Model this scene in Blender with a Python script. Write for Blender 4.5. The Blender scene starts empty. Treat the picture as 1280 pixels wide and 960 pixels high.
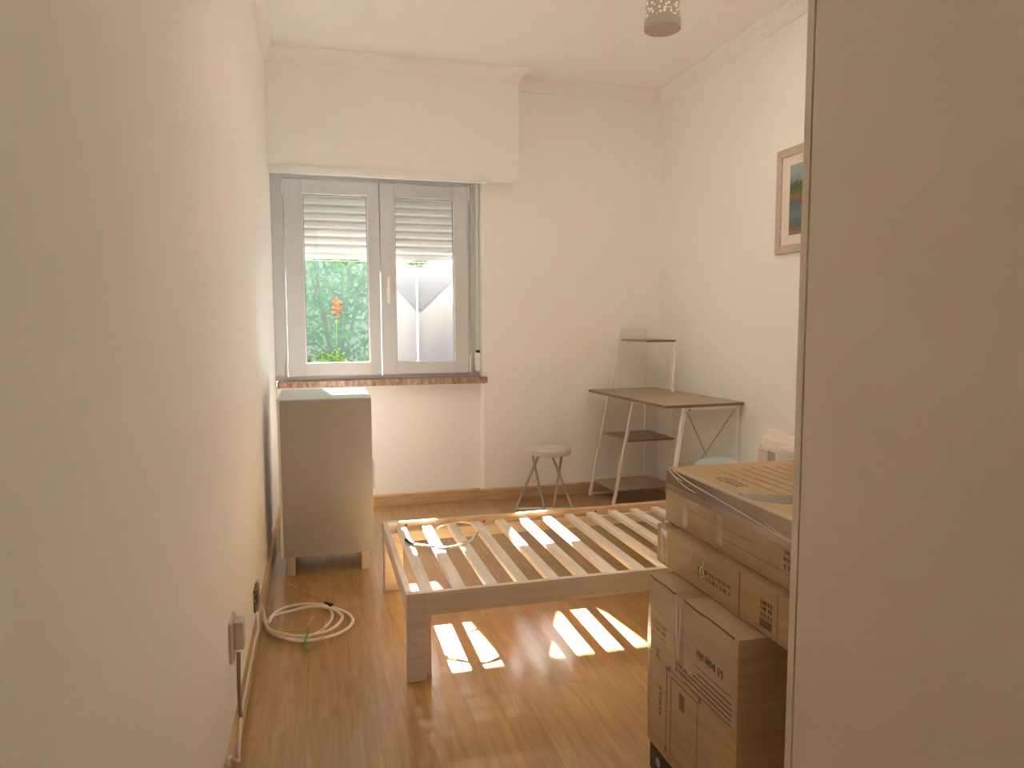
import bpy, bmesh, math, random
from mathutils import Vector, Matrix, Euler
random.seed(7)
sc = bpy.context.scene
SUN, SKY, EXPO = 125, 3.2, 0
BULB_FILL = 42  # strength of the fill bulb added in the ceiling lamp
COL = sc.collection
R = math.radians
V = Vector

# ------------------------------------------------------------------ materials
def mat(name, color, rough=.6, metal=0, bump=0, bscale=60, spec=.5, build=None, coat=0):
    m = bpy.data.materials.new(name); m.use_nodes = True
    nt = m.node_tree; b = nt.nodes['Principled BSDF']
    b.inputs['Base Color'].default_value = (*color, 1)
    b.inputs['Roughness'].default_value = rough
    b.inputs['Metallic'].default_value = metal
    b.inputs['Specular IOR Level'].default_value = spec
    b.inputs['Coat Weight'].default_value = coat; b.inputs['Coat Roughness'].default_value = .22
    if bump:
        tc = nt.nodes.new('ShaderNodeTexCoord'); n = nt.nodes.new('ShaderNodeTexNoise')
        n.inputs['Scale'].default_value = bscale; n.inputs['Detail'].default_value = 4
        bp = nt.nodes.new('ShaderNodeBump'); bp.inputs['Strength'].default_value = bump
        bp.inputs['Distance'].default_value = .01
        nt.links.new(tc.outputs['Object'], n.inputs['Vector'])
        nt.links.new(n.outputs['Fac'], bp.inputs['Height'])
        nt.links.new(bp.outputs['Normal'], b.inputs['Normal'])
    if build: build(nt, b)
    return m

def noise_color(c1, c2, scale=(1, 1, 1), ns=5, detail=6, dist=0, lo=.35, hi=.65):
    """two colours mixed by stretched noise (wood grain, stone, cardboard)"""
    def f(nt, b):
        tc = nt.nodes.new('ShaderNodeTexCoord'); mp = nt.nodes.new('ShaderNodeMapping')
        mp.inputs['Scale'].default_value = scale
        n = nt.nodes.new('ShaderNodeTexNoise'); n.inputs['Scale'].default_value = ns
        n.inputs['Detail'].default_value = detail; n.inputs['Distortion'].default_value = dist
        r = nt.nodes.new('ShaderNodeValToRGB')
        r.color_ramp.elements[0].position = lo; r.color_ramp.elements[0].color = (*c1, 1)
        r.color_ramp.elements[1].position = hi; r.color_ramp.elements[1].color = (*c2, 1)
        L = nt.links.new
        L(tc.outputs['Object'], mp.inputs['Vector']); L(mp.outputs[0], n.inputs['Vector'])
        L(n.outputs['Fac'], r.inputs[0]); L(r.outputs[0], b.inputs['Base Color'])
    return f

def floor_build(nt, b):
    L = nt.links.new
    tc = nt.nodes.new('ShaderNodeTexCoord')
    mp = nt.nodes.new('ShaderNodeMapping'); mp.inputs['Rotation'].default_value = (0, 0, R(90))
    L(tc.outputs['Object'], mp.inputs['Vector'])
    br = nt.nodes.new('ShaderNodeTexBrick')
    br.inputs['Color1'].default_value = (.0, .0, .0, 1); br.inputs['Color2'].default_value = (1, 1, 1, 1)
    br.inputs['Mortar'].default_value = (.5, .5, .5, 1)
    br.inputs['Scale'].default_value = 1
    br.inputs['Brick Width'].default_value = .62; br.inputs['Row Height'].default_value = .0975
    br.inputs['Mortar Size'].default_value = .0008; br.inputs['Mortar Smooth'].default_value = .1
    br.offset = .37; br.offset_frequency = 3
    L(mp.outputs[0], br.inputs['Vector'])
    gm = nt.nodes.new('ShaderNodeMapping'); gm.inputs['Scale'].default_value = (14, 1.1, 1)
    L(tc.outputs['Object'], gm.inputs['Vector'])
    ad = nt.nodes.new('ShaderNodeVectorMath'); ad.operation = 'ADD'
    L(gm.outputs[0], ad.inputs[0])
    sc_ = nt.nodes.new('ShaderNodeVectorMath'); sc_.operation = 'SCALE'; sc_.inputs['Scale'].default_value = 7
    L(br.outputs['Color'], sc_.inputs[0]); L(sc_.outputs[0], ad.inputs[1])
    n = nt.nodes.new('ShaderNodeTexNoise'); n.inputs['Scale'].default_value = 3; n.inputs['Detail'].default_value = 8
    n.inputs['Distortion'].default_value = 1.2
    L(ad.outputs[0], n.inputs['Vector'])
    r = nt.nodes.new('ShaderNodeValToRGB')
    e = r.color_ramp.elements
    e[0].position = .3; e[0].color = (.35, .195, .06, 1); e[1].position = .7; e[1].color = (.50, .30, .11, 1)
    L(n.outputs['Fac'], r.inputs[0])
    hs = nt.nodes.new('ShaderNodeHueSaturation')
    mr = nt.nodes.new('ShaderNodeMapRange'); mr.inputs['To Min'].default_value = .92; mr.inputs['To Max'].default_value = 1.08
    L(br.outputs['Color'], mr.inputs['Value']); L(mr.outputs[0], hs.inputs['Value'])
    L(r.outputs[0], hs.inputs['Color'])
    mx = nt.nodes.new('ShaderNodeMix'); mx.data_type = 'RGBA'
    mx.inputs['B'].default_value = (.30, .165, .065, 1)
    L(br.outputs['Fac'], mx.inputs['Factor']); L(hs.outputs[0], mx.inputs['A'])
    L(mx.outputs['Result'], b.inputs['Base Color'])

def shade_build(nt, b):        # perforated metal: voronoi holes seen as bright and dark flakes
    L = nt.links.new
    tc = nt.nodes.new('ShaderNodeTexCoord')
    v = nt.nodes.new('ShaderNodeTexVoronoi'); v.inputs['Scale'].default_value = 80
    L(tc.outputs['Object'], v.inputs['Vector'])
    r = nt.nodes.new('ShaderNodeValToRGB'); e = r.color_ramp.elements
    r.color_ramp.interpolation = 'CONSTANT'
    e[0].position = 0; e[0].color = (.93, .88, .8, 1); e[1].position = .42; e[1].color = (.45, .38, .31, 1)
    L(v.outputs['Distance'], r.inputs[0]); L(r.outputs[0], b.inputs['Base Color'])

def picture_build(nt, b):
    L = nt.links.new
    tc = nt.nodes.new('ShaderNodeTexCoord'); sp = nt.nodes.new('ShaderNodeSeparateXYZ')
    n = nt.nodes.new('ShaderNodeTexNoise'); n.inputs['Scale'].default_value = 30; n.inputs['Detail'].default_value = 5
    L(tc.outputs['Object'], n.inputs['Vector']); L(tc.outputs['Object'], sp.inputs[0])
    mr = nt.nodes.new('ShaderNodeMapRange')
    mr.inputs['From Min'].default_value = -.175; mr.inputs['From Max'].default_value = .175
    L(sp.outputs['Z'], mr.inputs['Value'])
    ma = nt.nodes.new('ShaderNodeMath'); ma.operation = 'MULTIPLY_ADD'; ma.inputs[1].default_value = .22
    L(n.outputs['Fac'], ma.inputs[0]); L(mr.outputs[0], ma.inputs[2])
    r = nt.nodes.new('ShaderNodeValToRGB'); cr = r.color_ramp
    stops = [(0, (.10, .05, .03)), (.14, (.30, .2, .13)), (.2, (.16, .12, .09)), (.28, (.10, .14, .17)),
             (.4, (.16, .22, .26)), (.58, (.09, .13, .14)), (.64, (.30, .13, .05)), (.70, (.14, .17, .04)),
             (.82, (.08, .11, .03)), (.88, (.20, .32, .33)), (1, (.32, .42, .42))]
    while len(cr.elements) < len(stops): cr.elements.new(.5)
    for el, (p, c) in zip(cr.elements, stops): el.position = p; el.color = (*c, 1)
    L(ma.outputs[0], r.inputs[0]); L(r.outputs[0], b.inputs['Base Color'])

def mix_transparent(name, color, fac, rough=.05, glossy=False, translucent=0):
    m = bpy.data.materials.new(name); m.use_nodes = True; nt = m.node_tree
    nt.nodes.clear(); L = nt.links.new
    o = nt.nodes.new('ShaderNodeOutputMaterial'); mx = nt.nodes.new('ShaderNodeMixShader')
    t = nt.nodes.new('ShaderNodeBsdfTransparent')
    if glossy:
        g = nt.nodes.new('ShaderNodeBsdfGlossy'); g.inputs['Roughness'].default_value = rough
    else:
        g = nt.nodes.new('ShaderNodeBsdfDiffuse')
    g.inputs['Color'].default_value = (*color, 1); s = g
    if translucent:
        tl = nt.nodes.new('ShaderNodeBsdfTranslucent'); tl.inputs['Color'].default_value = (*color, 1)
        m2 = nt.nodes.new('ShaderNodeMixShader'); m2.inputs[0].default_value = translucent
        L(g.outputs[0], m2.inputs[1]); L(tl.outputs[0], m2.inputs[2]); s = m2
    mx.inputs[0].default_value = fac
    L(t.outputs[0], mx.inputs[1]); L(s.outputs[0], mx.inputs[2]); L(mx.outputs[0], o.inputs[0])
    return m

def translucent_mat(name, color, fac=.5, vary=None):
    m = bpy.data.materials.new(name); m.use_nodes = True; nt = m.node_tree
    nt.nodes.clear(); L = nt.links.new
    o = nt.nodes.new('ShaderNodeOutputMaterial'); mx = nt.nodes.new('ShaderNodeMixShader')
    d = nt.nodes.new('ShaderNodeBsdfDiffuse'); t = nt.nodes.new('ShaderNodeBsdfTranslucent')
    for s in (d, t): s.inputs['Color'].default_value = (*color, 1)
    if vary:
        tc = nt.nodes.new('ShaderNodeTexCoord'); n = nt.nodes.new('ShaderNodeTexNoise')
        n.inputs['Scale'].default_value = vary[1]
        r = nt.nodes.new('ShaderNodeValToRGB')
        r.color_ramp.elements[0].position = .4; r.color_ramp.elements[0].color = (*color, 1)
        r.color_ramp.elements[1].position = .6; r.color_ramp.elements[1].color = (*vary[0], 1)
        L(tc.outputs['Object'], n.inputs['Vector']); L(n.outputs['Fac'], r.inputs[0])
        for s in (d, t): L(r.outputs[0], s.inputs['Color'])
    mx.inputs[0].default_value = fac
    L(d.outputs[0], mx.inputs[1]); L(t.outputs[0], mx.inputs[2]); L(mx.outputs[0], o.inputs[0])
    return m

WALL = mat('wall_paint', (.925, .915, .885), .75, bump=.03, bscale=90)
CEIL = mat('ceiling_paint', (.93, .91, .885), .8, bump=.02, bscale=60)
CORN = mat('cornice_paint', (.92, .895, .86), .7)
FLOOR = mat('oak_laminate', (.5, .3, .12), .34, spec=.6, coat=.8, build=floor_build)
BASE = mat('oak_baseboard', (.5, .3, .14), .4, build=noise_color((.52, .33, .18), (.64, .44, .26), (2, 2, 25), 3))
PVC = mat('white_pvc', (.64, .65, .66), .35)
PVCW = mat('bright_white_plastic', (.86, .86, .85), .3)
PVCD = mat('grey_gasket', (.12, .115, .11), .6)
RUBBER = mat('dark_rubber', (.03, .03, .03), .6)
MARBLE = mat('brown_marble', (.35, .2, .15), .35, build=noise_color((.23, .13, .09), (.55, .40, .29), (3, 1, 1), 9, 6, 1.5))
SHUT = mat('white_shutter_plastic', (.74, .75, .72), .5)
GLASS = mix_transparent('window_glass', (.9, .95, .95), .02, .02, True)
NET = mix_transparent('green_shade_net', (.08, .145, .125), .55, translucent=.3)
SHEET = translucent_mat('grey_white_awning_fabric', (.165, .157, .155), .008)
SHEET_DIM = translucent_mat('darkened_flap_fabric', (.092, .093, .097), .004)  # same fabric darkened for the flap, dimness of doubled cloth put into colour
BLOCKM = mat('pale_blocker_slab', (.45, .43, .40), .8)
LEAF = translucent_mat('green_leaves', (.05, .12, .035), .5, ((.17, .30, .06), 2.5))
LEAF2 = translucent_mat('yellow_green_leaves', (.20, .30, .045), .5, ((.10, .20, .03), 4))
BLOSSOM = translucent_mat('orange_blossom', (.42, .17, .10), .45)
BARK = mat('bark', (.12, .08, .05), .9)
EARTH = mat('brown_paving', (.20, .18, .15), .9, bump=.3, bscale=12)
STUCCO = mat('outside_stucco', (.36, .34, .31), .9)
CABSIDE = mat('taupe_laminate', (.35, .31, .265), .55)
CABTOP = mat('pale_grey_laminate', (.50, .54, .57), .35)
CABBACK = mat('white_backing', (.75, .74, .73), .5)
CABLEG = mat('pale_ash', (.55, .44, .33), .5)
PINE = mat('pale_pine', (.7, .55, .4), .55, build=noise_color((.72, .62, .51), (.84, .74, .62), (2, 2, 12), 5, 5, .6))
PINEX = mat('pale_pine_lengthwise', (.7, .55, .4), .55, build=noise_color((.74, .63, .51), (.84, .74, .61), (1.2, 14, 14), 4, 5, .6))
PINEY = mat('pale_pine_slat', (.7, .55, .4), .55, build=noise_color((.74, .66, .57), (.86, .78, .69), (14, 1.2, 14), 4, 5, .5))
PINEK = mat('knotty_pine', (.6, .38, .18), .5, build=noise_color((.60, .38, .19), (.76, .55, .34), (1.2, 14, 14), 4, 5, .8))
KNOT = mat('wood_knot', (.20, .09, .04), .6)
STEEL = mat('screw_steel', (.5, .47, .42), .3, 1)
WOOD = mat('greyed_oak_board', (.38, .28, .2), .5, build=noise_color((.37, .28, .185), (.52, .41, .29), (12, 1, 12), 5, 6, .7))
WHITEM = mat('white_powder_coat', (.88, .85, .80), .35)
GREYM = mat('grey_tube', (.42, .38, .33), .4, .1)
SEATM = mat('white_seat_plastic', (.68, .61, .53), .45)
WARD = mat('cream_wardrobe_laminate', (.77, .69, .565), .38, spec=.4)
WARDG = mat('wardrobe_gap_shade', (.10, .07, .05), .8)
CARD = mat('cardboard', (.4, .25, .12), .6, build=noise_color((.45, .30, .15), (.53, .365, .195), (1, 1, 9), 4, 5))
CARD2 = mat('cardboard_top', (.4, .25, .12), .6, build=noise_color((.37, .235, .12), (.44, .29, .155), (9, 1, 1), 4, 5))
INK = mat('brown_print', (.19, .12, .06), .6)
INKL = mat('faded_print', (.29, .185, .095), .6)
TAPE = mix_transparent('clear_packing_tape', (.9, .85, .78), .36, .12, True)
TAPEB = mat('brown_packing_tape', (.20, .13, .08), .25)
BLACK = mat('black_plastic', (.015, .013, .012), .45)
CABLE = mat('white_cable', (.78, .72, .62), .4)
CABLEG2 = mat('greybrown_cable', (.28, .22, .17), .5)
FIBER = mat('yellow_fibre', (.75, .42, .10), .5)
GREEN = mat('green_clip', (.10, .30, .07), .5)
LAMPM = mat('perforated_silver', (.5, .45, .4), .4, 0, build=shade_build)
LAMPB = mat('lamp_diffuser', (.50, .43, .36), .6)
FRAMEW = mat('limed_wood_frame', (.55, .44, .36), .5, build=noise_color((.50, .39, .31), (.60, .49, .40), (4, 4, 14), 8))
MATB = mat('cream_mount', (.80, .72, .62), .7)
PIC = mat('seaside_print', (.3, .3, .3), .3, build=picture_build)
BLUE = mat('pale_blue_fabric', (.50, .60, .64), .8, bump=.2, bscale=200)
PLUGM = mat('ivory_plastic', (.62, .53, .43), .4)
SOCK = mat('scuffed_dark_socket', (.12, .09, .07), .6, build=noise_color((.03, .02, .015), (.35, .28, .22), (1, 1, 1), 70))

# ------------------------------------------------------------------ mesh helpers
class MB:
    def __init__(s): s.bm = bmesh.new()
    def _add(s, src, M=None):
        if M is not None: bmesh.ops.transform(src, matrix=M, verts=src.verts)
        me = bpy.data.meshes.new('t'); src.to_mesh(me); src.free(); s.bm.from_mesh(me); bpy.data.meshes.remove(me)
    def box(s, x0, x1, y0, y1, z0, z1, bev=0, M=None, seg=2):
        b = bmesh.new(); bmesh.ops.create_cube(b, size=1)
        for v in b.verts:
            v.co = V(((x0+x1)/2 + v.co.x*(x1-x0), (y0+y1)/2 + v.co.y*(y1-y0), (z0+z1)/2 + v.co.z*(z1-z0)))
        if bev: bmesh.ops.bevel(b, geom=b.edges[:], offset=bev, segments=seg, profile=.6, affect='EDGES')
        s._add(b, M); return s
    def bar(s, p, q, w, h, up=(0, 0, 1), bev=.001):
        p = V(p); q = V(q); d = q-p; l = d.length; z = d.normalized(); u = V(up)
        x = u.cross(z)
        if x.length < 1e-4: x = V((1, 0, 0)).cross(z)
        x.normalize(); y = z.cross(x)
        M = Matrix((x, y, z)).transposed().to_4x4(); M.translation = p
        return s.box(-w/2, w/2, -h/2, h/2, 0, l, bev, M)
    def cyl(s, p, q, r, r2=None, n=24, bev=0):
        p = V(p); q = V(q); d = q-p; b = bmesh.new()
        bmesh.ops.create_cone(b, cap_ends=True, segments=n, radius1=r, radius2=r if r2 is None else r2, depth=d.length)
        if bev: bmesh.ops.bevel(b, geom=[e for e in b.edges if len(e.link_faces) == 2 and any(len(f.verts) > 4 for f in e.link_faces)], offset=bev, segments=3, affect='EDGES')
        M = d.to_track_quat('Z', 'Y').to_matrix().to_4x4(); M.translation = (p+q)/2
        s._add(b, M); return s
    def tube(s, pts, r, closed=False, sub=6, n=8):
        P = [V(p) for p in pts]; out = []; k = len(P)
        rng = range(k if closed else k-1)
        for i in rng:
            if closed: a, b_, c, d = P[(i-1) % k], P[i], P[(i+1) % k], P[(i+2) % k]
            else: a, b_, c, d = P[max(i-1, 0)], P[i], P[i+1], P[min(i+2, k-1)]
            for j in range(sub):
                t = j/sub
                out.append(.5*((2*b_)+(c-a)*t+(2*a-5*b_+4*c-d)*t*t+(-a+3*b_-3*c+d)*t**3))
        if not closed: out.append(P[-1])
        bm = s.bm; rings = []; m = len(out)
        nrm = None
        for i, p in enumerate(out):
            nx = out[(i+1) % m] if closed else out[min(i+1, m-1)]
            pv = out[(i-1) % m] if closed else out[max(i-1, 0)]
            t = (nx-pv)
            t = t.normalized() if t.length > 1e-9 else V((0, 0, 1))
            if nrm is None:
                nrm = t.cross(V((0, 0, 1)))
                if nrm.length < .1: nrm = t.cross(V((1, 0, 0)))
            nrm = (nrm - t*nrm.dot(t)).normalized(); bn = t.cross(nrm)
            rings.append([bm.verts.new(p + (nrm*math.cos(a) + bn*math.sin(a))*r) for a in [2*math.pi*j/n for j in range(n)]])
        for i in range(m if closed else m-1):
            A = rings[i]; B = rings[(i+1) % m]
            for j in range(n): bm.faces.new((A[j], A[(j+1) % n], B[(j+1) % n], B[j]))
        if not closed:
            bm.faces.new(rings[0][::-1]); bm.faces.new(rings[-1])
        return s
    def prism(s, poly, axis, a0, a1):
        """poly of 2-D points extruded along axis ('x': (y,z), 'y': (x,z), 'z': (x,y))"""
        f = {'x': lambda p, a: (a, p[0], p[1]), 'y': lambda p, a: (p[0], a, p[1]), 'z': lambda p, a: (p[0], p[1], a)}[axis]
        A = [s.bm.verts.new(f(p, a0)) for p in poly]; B = [s.bm.verts.new(f(p, a1)) for p in poly]
        n = len(poly)
        for i in range(n): s.bm.faces.new((A[i], A[(i+1) % n], B[(i+1) % n], B[i]))
        s.bm.faces.new(A[::-1]); s.bm.faces.new(B); return s
    def lathe(s, prof, c, n=40):
        rings = []
        for r, z in prof:
            if r < 1e-6: rings.append([s.bm.verts.new((c[0], c[1], c[2]+z))])
            else: rings.append([s.bm.verts.new((c[0]+r*math.cos(2*math.pi*j/n), c[1]+r*math.sin(2*math.pi*j/n), c[2]+z)) for j in range(n)])
        for A, B in zip(rings, rings[1:]):
            for j in range(n):
                k = (j+1) % n
                vs = ([A[0]] if len(A) == 1 else [A[j], A[k]]) + ([B[0]] if len(B) == 1 else [B[k], B[j]])
                if len(vs) > 2: s.bm.faces.new(vs)
        return s
    def sweep(s, path, prof):
        """horizontal path, profile of (inward distance, z); inward = right-hand side of the path"""
        n = len(path); rings = []
        for i, p in enumerate(path):
            def nr(a, b):
                d = V((b[0]-a[0], b[1]-a[1])).normalized(); return V((d.y, -d.x))
            if i == 0: m = nr(path[0], path[1])
            elif i == n-1: m = nr(path[-2], path[-1])
            else:
                a = nr(path[i-1], p); b = nr(p, path[i+1]); m = (a+b)/(1+a.dot(b))
            rings.append([s.bm.verts.new((p[0]+m.x*d, p[1]+m.y*d, z)) for d, z in prof])
        k = len(prof)
        for A, B in zip(rings, rings[1:]):
            for j in range(k): s.bm.faces.new((A[j], A[(j+1) % k], B[(j+1) % k], B[j]))
        s.bm.faces.new(rings[0][::-1]); s.bm.faces.new(rings[-1]); return s
    def build(s, name, m, parent=None, local=False, smooth=False, bake=None):
        bm = s.bm
        bmesh.ops.recalc_face_normals(bm, faces=bm.faces[:])
        if bake is not None: bmesh.ops.transform(bm, matrix=bake, verts=bm.verts)
        if parent is not None and not local:
            p = parent; o = V((0, 0, 0))
            while p is not None: o += p.location; p = p.parent
            bmesh.ops.translate(bm, vec=-o, verts=bm.verts)
        me = bpy.data.meshes.new(name); bm.to_mesh(me); bm.free()
        if smooth:
            for f in me.polygons: f.use_smooth = True
            me.set_sharp_from_angle(angle=R(35))
        ob = bpy.data.objects.new(name, me); COL.objects.link(ob)
        me.materials.append(m); ob.parent = parent
        return ob

def own(ob):
    """move the origin of a top-level mesh to the middle of its footprint"""
    me = ob.data; xs = [v.co for v in me.vertices]
    c = V(((min(v.x for v in xs)+max(v.x for v in xs))/2, (min(v.y for v in xs)+max(v.y for v in xs))/2, min(v.z for v in xs)))
    me.transform(Matrix.Translation(-c)); ob.location = c; return ob
def struct(name, mb, m):
    o = mb.build(name, m); o['kind'] = 'structure'; return o
def tag(o, label, cat, group=None):
    o['label'] = label; o['category'] = cat
    if group: o['group'] = group
    return o
def thing(name, label, cat, loc, rz=0, group=None):
    o = bpy.data.objects.new(name, None); COL.objects.link(o); o.empty_display_size = .1
    o.location = loc; o.rotation_euler = (0, 0, rz); return tag(o, label, cat, group)

# ------------------------------------------------------------------ dimensions
W, H = 2.62, 2.80          # room width, ceiling height
YE = -3.52                 # where the room narrows into the entry
XE = 1.72                  # right side of the entry
YB = -6.4                  # wall behind the entry
NX = 1.312                 # right side of the window niche
ND = .035                  # depth of the niche below the sill
BX, BY, BZ = 1.532, -.158, 2.125   # shutter box: right end, front, underside

# ------------------------------------------------------------------ room shell
struct('floor', MB().box(-.15, W+.15, YB-.15, .0, -.12, 0).box(0, NX, -.001, ND, -.12, 0), FLOOR)
struct('ceiling', MB().box(-.15, W+.15, YB-.15, .3, H, H+.15), CEIL)
struct('wall_left', MB().box(-.15, 0, YB-.15, .3, -.0, H), WALL)
rr = .022
wb = MB().prism([(W+.15, 0), (W+.15, .3), (NX, .3)] + [(NX+rr-rr*math.cos(a), rr-rr*math.sin(a)) for a in [math.pi/2*k/6 for k in range(7)]], 'z', 0, H)
wb.box(0, NX, ND, .3, 0, .80)
wb.box(0, NX, 0, .3, 2.125, H)
struct('wall_back', wb, WALL)
struct('wall_right', MB().box(W, W+.15, YE, 0, 0, H), WALL)
struct('wall_jog', MB().box(XE, W+.15, YE-.1, YE, 0, H), WALL)
struct('wall_entry_right', MB().box(XE, XE+.1, YB-.15, YE-.1, 0, H), WALL)
XA, XB_, ZA, ZB_ = .25, 1.50, 2.20, 2.68       # high hall window added behind the viewer for fill daylight
struct('wall_front', MB().box(0, XA, YB-.15, YB, 0, H).box(XB_, XE, YB-.15, YB, 0, H).box(XA, XB_, YB-.15, YB, 0, ZA).box(XA, XB_, YB-.15, YB, ZB_, H), WALL)
w2 = MB()
for (a, b_, c_, d_) in ((XA, XA+.05, ZA, ZB_), (XB_-.05, XB_, ZA, ZB_), (XA+.05, XB_-.05, ZA, ZA+.05), (XA+.05, XB_-.05, ZB_-.05, ZB_)):
    w2.box(a, b_, YB-.10, YB-.04, c_, d_, .002)
w2 = struct('added_fill_window', w2, PVC)
MB().box(XA+.04, XB_-.04, YB-.073, YB-.067, ZA+.04, ZB_-.04).build('glass_pane', GLASS, w2)
# shutter box over the window, with the lip of its access panel
struct('trim_1', MB().box(0, BX, BY, 0, BZ, H, .002), WALL)
struct('trim_2', MB().box(.004, 1.325, BY-.006, BY+.03, 2.088, 2.128, .004).box(.03, 1.325, BY-.012, BY-.004, 2.10, 2.132, .003), PVCW)
cp = [(0, 2.718), (.006, 2.718), (.010, 2.726), (.014, 2.742), (.024, 2.762), (.038, 2.776), (.046, 2.782), (.050, 2.790), (.056, 2.792), (.056, H), (0, H)]
struct('trim_3', MB().sweep([(0, YB), (0, BY), (BX, BY), (BX, 0), (W, 0), (W, YE)], cp), CORN)
bp_ = [(0, 0), (.015, 0), (.015, .066), (.012, .074), (.006, .077), (0, .077)]
struct('baseboard_left', MB().sweep([(0, YB), (0, ND)], bp_), BASE)
struct('baseboard_back', MB().sweep([(.015, ND), (NX, ND), (NX, 0), (W, 0)], bp_), BASE)
struct('baseboard_right', MB().sweep([(W, 0), (W, YE), (XE, YE)], bp_), BASE)

# window sill (marble)
sill = MB().box(.012, 1.345, -.052, .10, .803, .843, .004).build('trim_4', MARBLE); sill['kind'] = 'structure'

# ------------------------------------------------------------------ window
win = bpy.data.objects.new('window_1', None); COL.objects.link(win); win['kind'] = 'structure'
win.location = (.65, .08, .843)
y0, y1 = .045, .115
f = MB()
f.box(0, .075, y0, y1, .843, 2.125, .002).box(1.238, NX, y0, y1, .843, 2.125, .002)
f.box(.075, 1.238, y0, y1, .843, .868, .002).box(.075, 1.238, y0, y1, 2.092, 2.125, .002)
f.box(1.253, 1.262, y0-.012, y0, .86, 2.11, .002).box(1.296, 1.306, y0-.012, y0, .86, 2.11, .002)   # guide of the shutter strap
f.build('window_frame', PVC, win)
def sash(xa, xb, za, zb, ga, gb):
    ys, ye = .022, .078
    s = MB(); gz0, gz1 = .948, 2.008
    s.box(xa, ga, ys, ye, za, zb, .003).box(gb, xb, ys, ye, za, zb, .003)
    s.box(ga, gb, ys, ye, za, gz0, .003).box(ga, gb, ys, ye, gz1, zb, .003)
    o = s.build('sash', PVC, win)
    b = MB(); t = .006                               # glazing bead
    for (a, c, d, e) in ((ga, ga+t, gz0, gz1), (gb-t, gb, gz0, gz1), (ga+t, gb-t, gz0, gz0+t), (ga+t, gb-t, gz1-t, gz1)):
        b.box(a, c, ys+.008, ys+.02, d, e, .001)
    b.build('glazing_bead', PVCW, o)  # highlight lines around the panes put in as a brighter white
    g = MB(); t = .003
    for (a, c, d, e) in ((ga+.006, ga+.009, gz0, gz1), (gb-.009, gb-.006, gz0, gz1), (ga+.006, gb-.006, gz1-.009, gz1-.006)):
        g.box(a, c, ys+.018, ys+.024, d, e)
    g.build('gasket', PVCD, o)
    MB().box(ga+.001, gb-.001, .050, .054, gz0+.001, gz1-.001).build('glass_pane', GLASS, o)
    return o
s1 = sash(.079, .657, .870, 2.090, .186, .586)
s2 = sash(.661, 1.234, .870, 2.090, .752, 1.142)
for (x, za, zb) in ((.072, .885, .955), (.072, 2.00, 2.075), (1.241, 1.99, 2.075), (1.241, .885, .985)):
    MB().cyl((x, .018, za), (x, .018, zb), .0065, n=12, bev=.002).cyl((x, .018, za-.006), (x, .018, za), .0045, n=10).build('hinge', PVCW, win, smooth=True)
h = MB().box(.695, .717, .014, .022, 1.36, 1.43, .003).box(.699, .713, -.012, .014, 1.40, 1.42, .003)
h.box(.697, .715, -.022, -.010, 1.33, 1.50, .005)
h.build('window_handle', PVCW, s2, smooth=True)

# roller shutter outside the glass
sh = thing('roller_shutter', 'white roller shutter lowered a third of the way outside the window glass', 'shutter', (.66, .2, 1.575))
c = MB(); z = 1.668; yS = .20
while z < 2.30:
    pr = [(yS, z), (yS-.006, z+.004), (yS-.009, z+.014), (yS-.009, z+.030), (yS-.005, z+.041), (yS-.001, z+.0455), (yS+.004, z+.0455), (yS+.005, z+.03), (yS+.005, z+.01), (yS+.003, z)]
    c.prism(pr, 'x', .03, 1.29)
    x = .03
    while x < 1.28:                                   # webs between the light slots
        c.box(x, x+.0245, yS-.001, yS+.003, z+.044, z+.0515); x += .027
    z += .0505
c.build('shutter_curtain', SHUT, sh)
MB().box(.03, 1.29, yS-.010, yS+.006, 1.655, 1.666, .002).box(.03, 1.29, yS-.012, yS+.008, 1.622, 1.654, .003).build('bottom_bar', SHUT, sh)
for x in (.01, 1.285): MB().box(x, x+.03, yS-.022, yS+.02, .80, 2.33, .002).build('guide_rail', PVC, sh)

# strap winder of the shutter
wd = thing('strap_winder', 'white shutter strap winder beside the right window sash', 'winder', (1.29, .0, .88))
MB().box(1.272, 1.304, -.028, .044, .885, 1.005, .006).build('casing', PVCW, wd, smooth=True)
MB().box(1.276, 1.300, -.022, -.002, 1.005, 1.022, .002).build('strap_inlet', RUBBER, wd)
MB().box(1.279, 1.297, -.012, -.0105, 1.02, 2.12).build('strap', SHUT, wd)

# ------------------------------------------------------------------ outside
struct('ground_outside', MB().box(-6, 9, .3, 14, -.35, -.25), EARTH)
struct('wall_outside_face', MB().box(-4, -.15, .27, .3, -.35, 3.6).box(W+.15, 7, .27, .3, -.35, 3.6).box(-.15, W+.15, .27, .3, H+.15, 3.6), STUCCO)

nb = thing('sun_blocker', 'pale block added beyond the garden shrubs to shade them, mostly hidden outside the window', 'blocker', (1, 9, -.35))  # house-shaped block added to keep direct sun off the garden
MB().box(-9, 11, 8, 10, -.35, 5.72).build('blocker_wall', STUCCO, nb)
MB().box(-9.3, 11.3, 7.9, 10.1, 5.72, 5.88, .01).build('blocker_slab', BLOCKM, nb)
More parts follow.
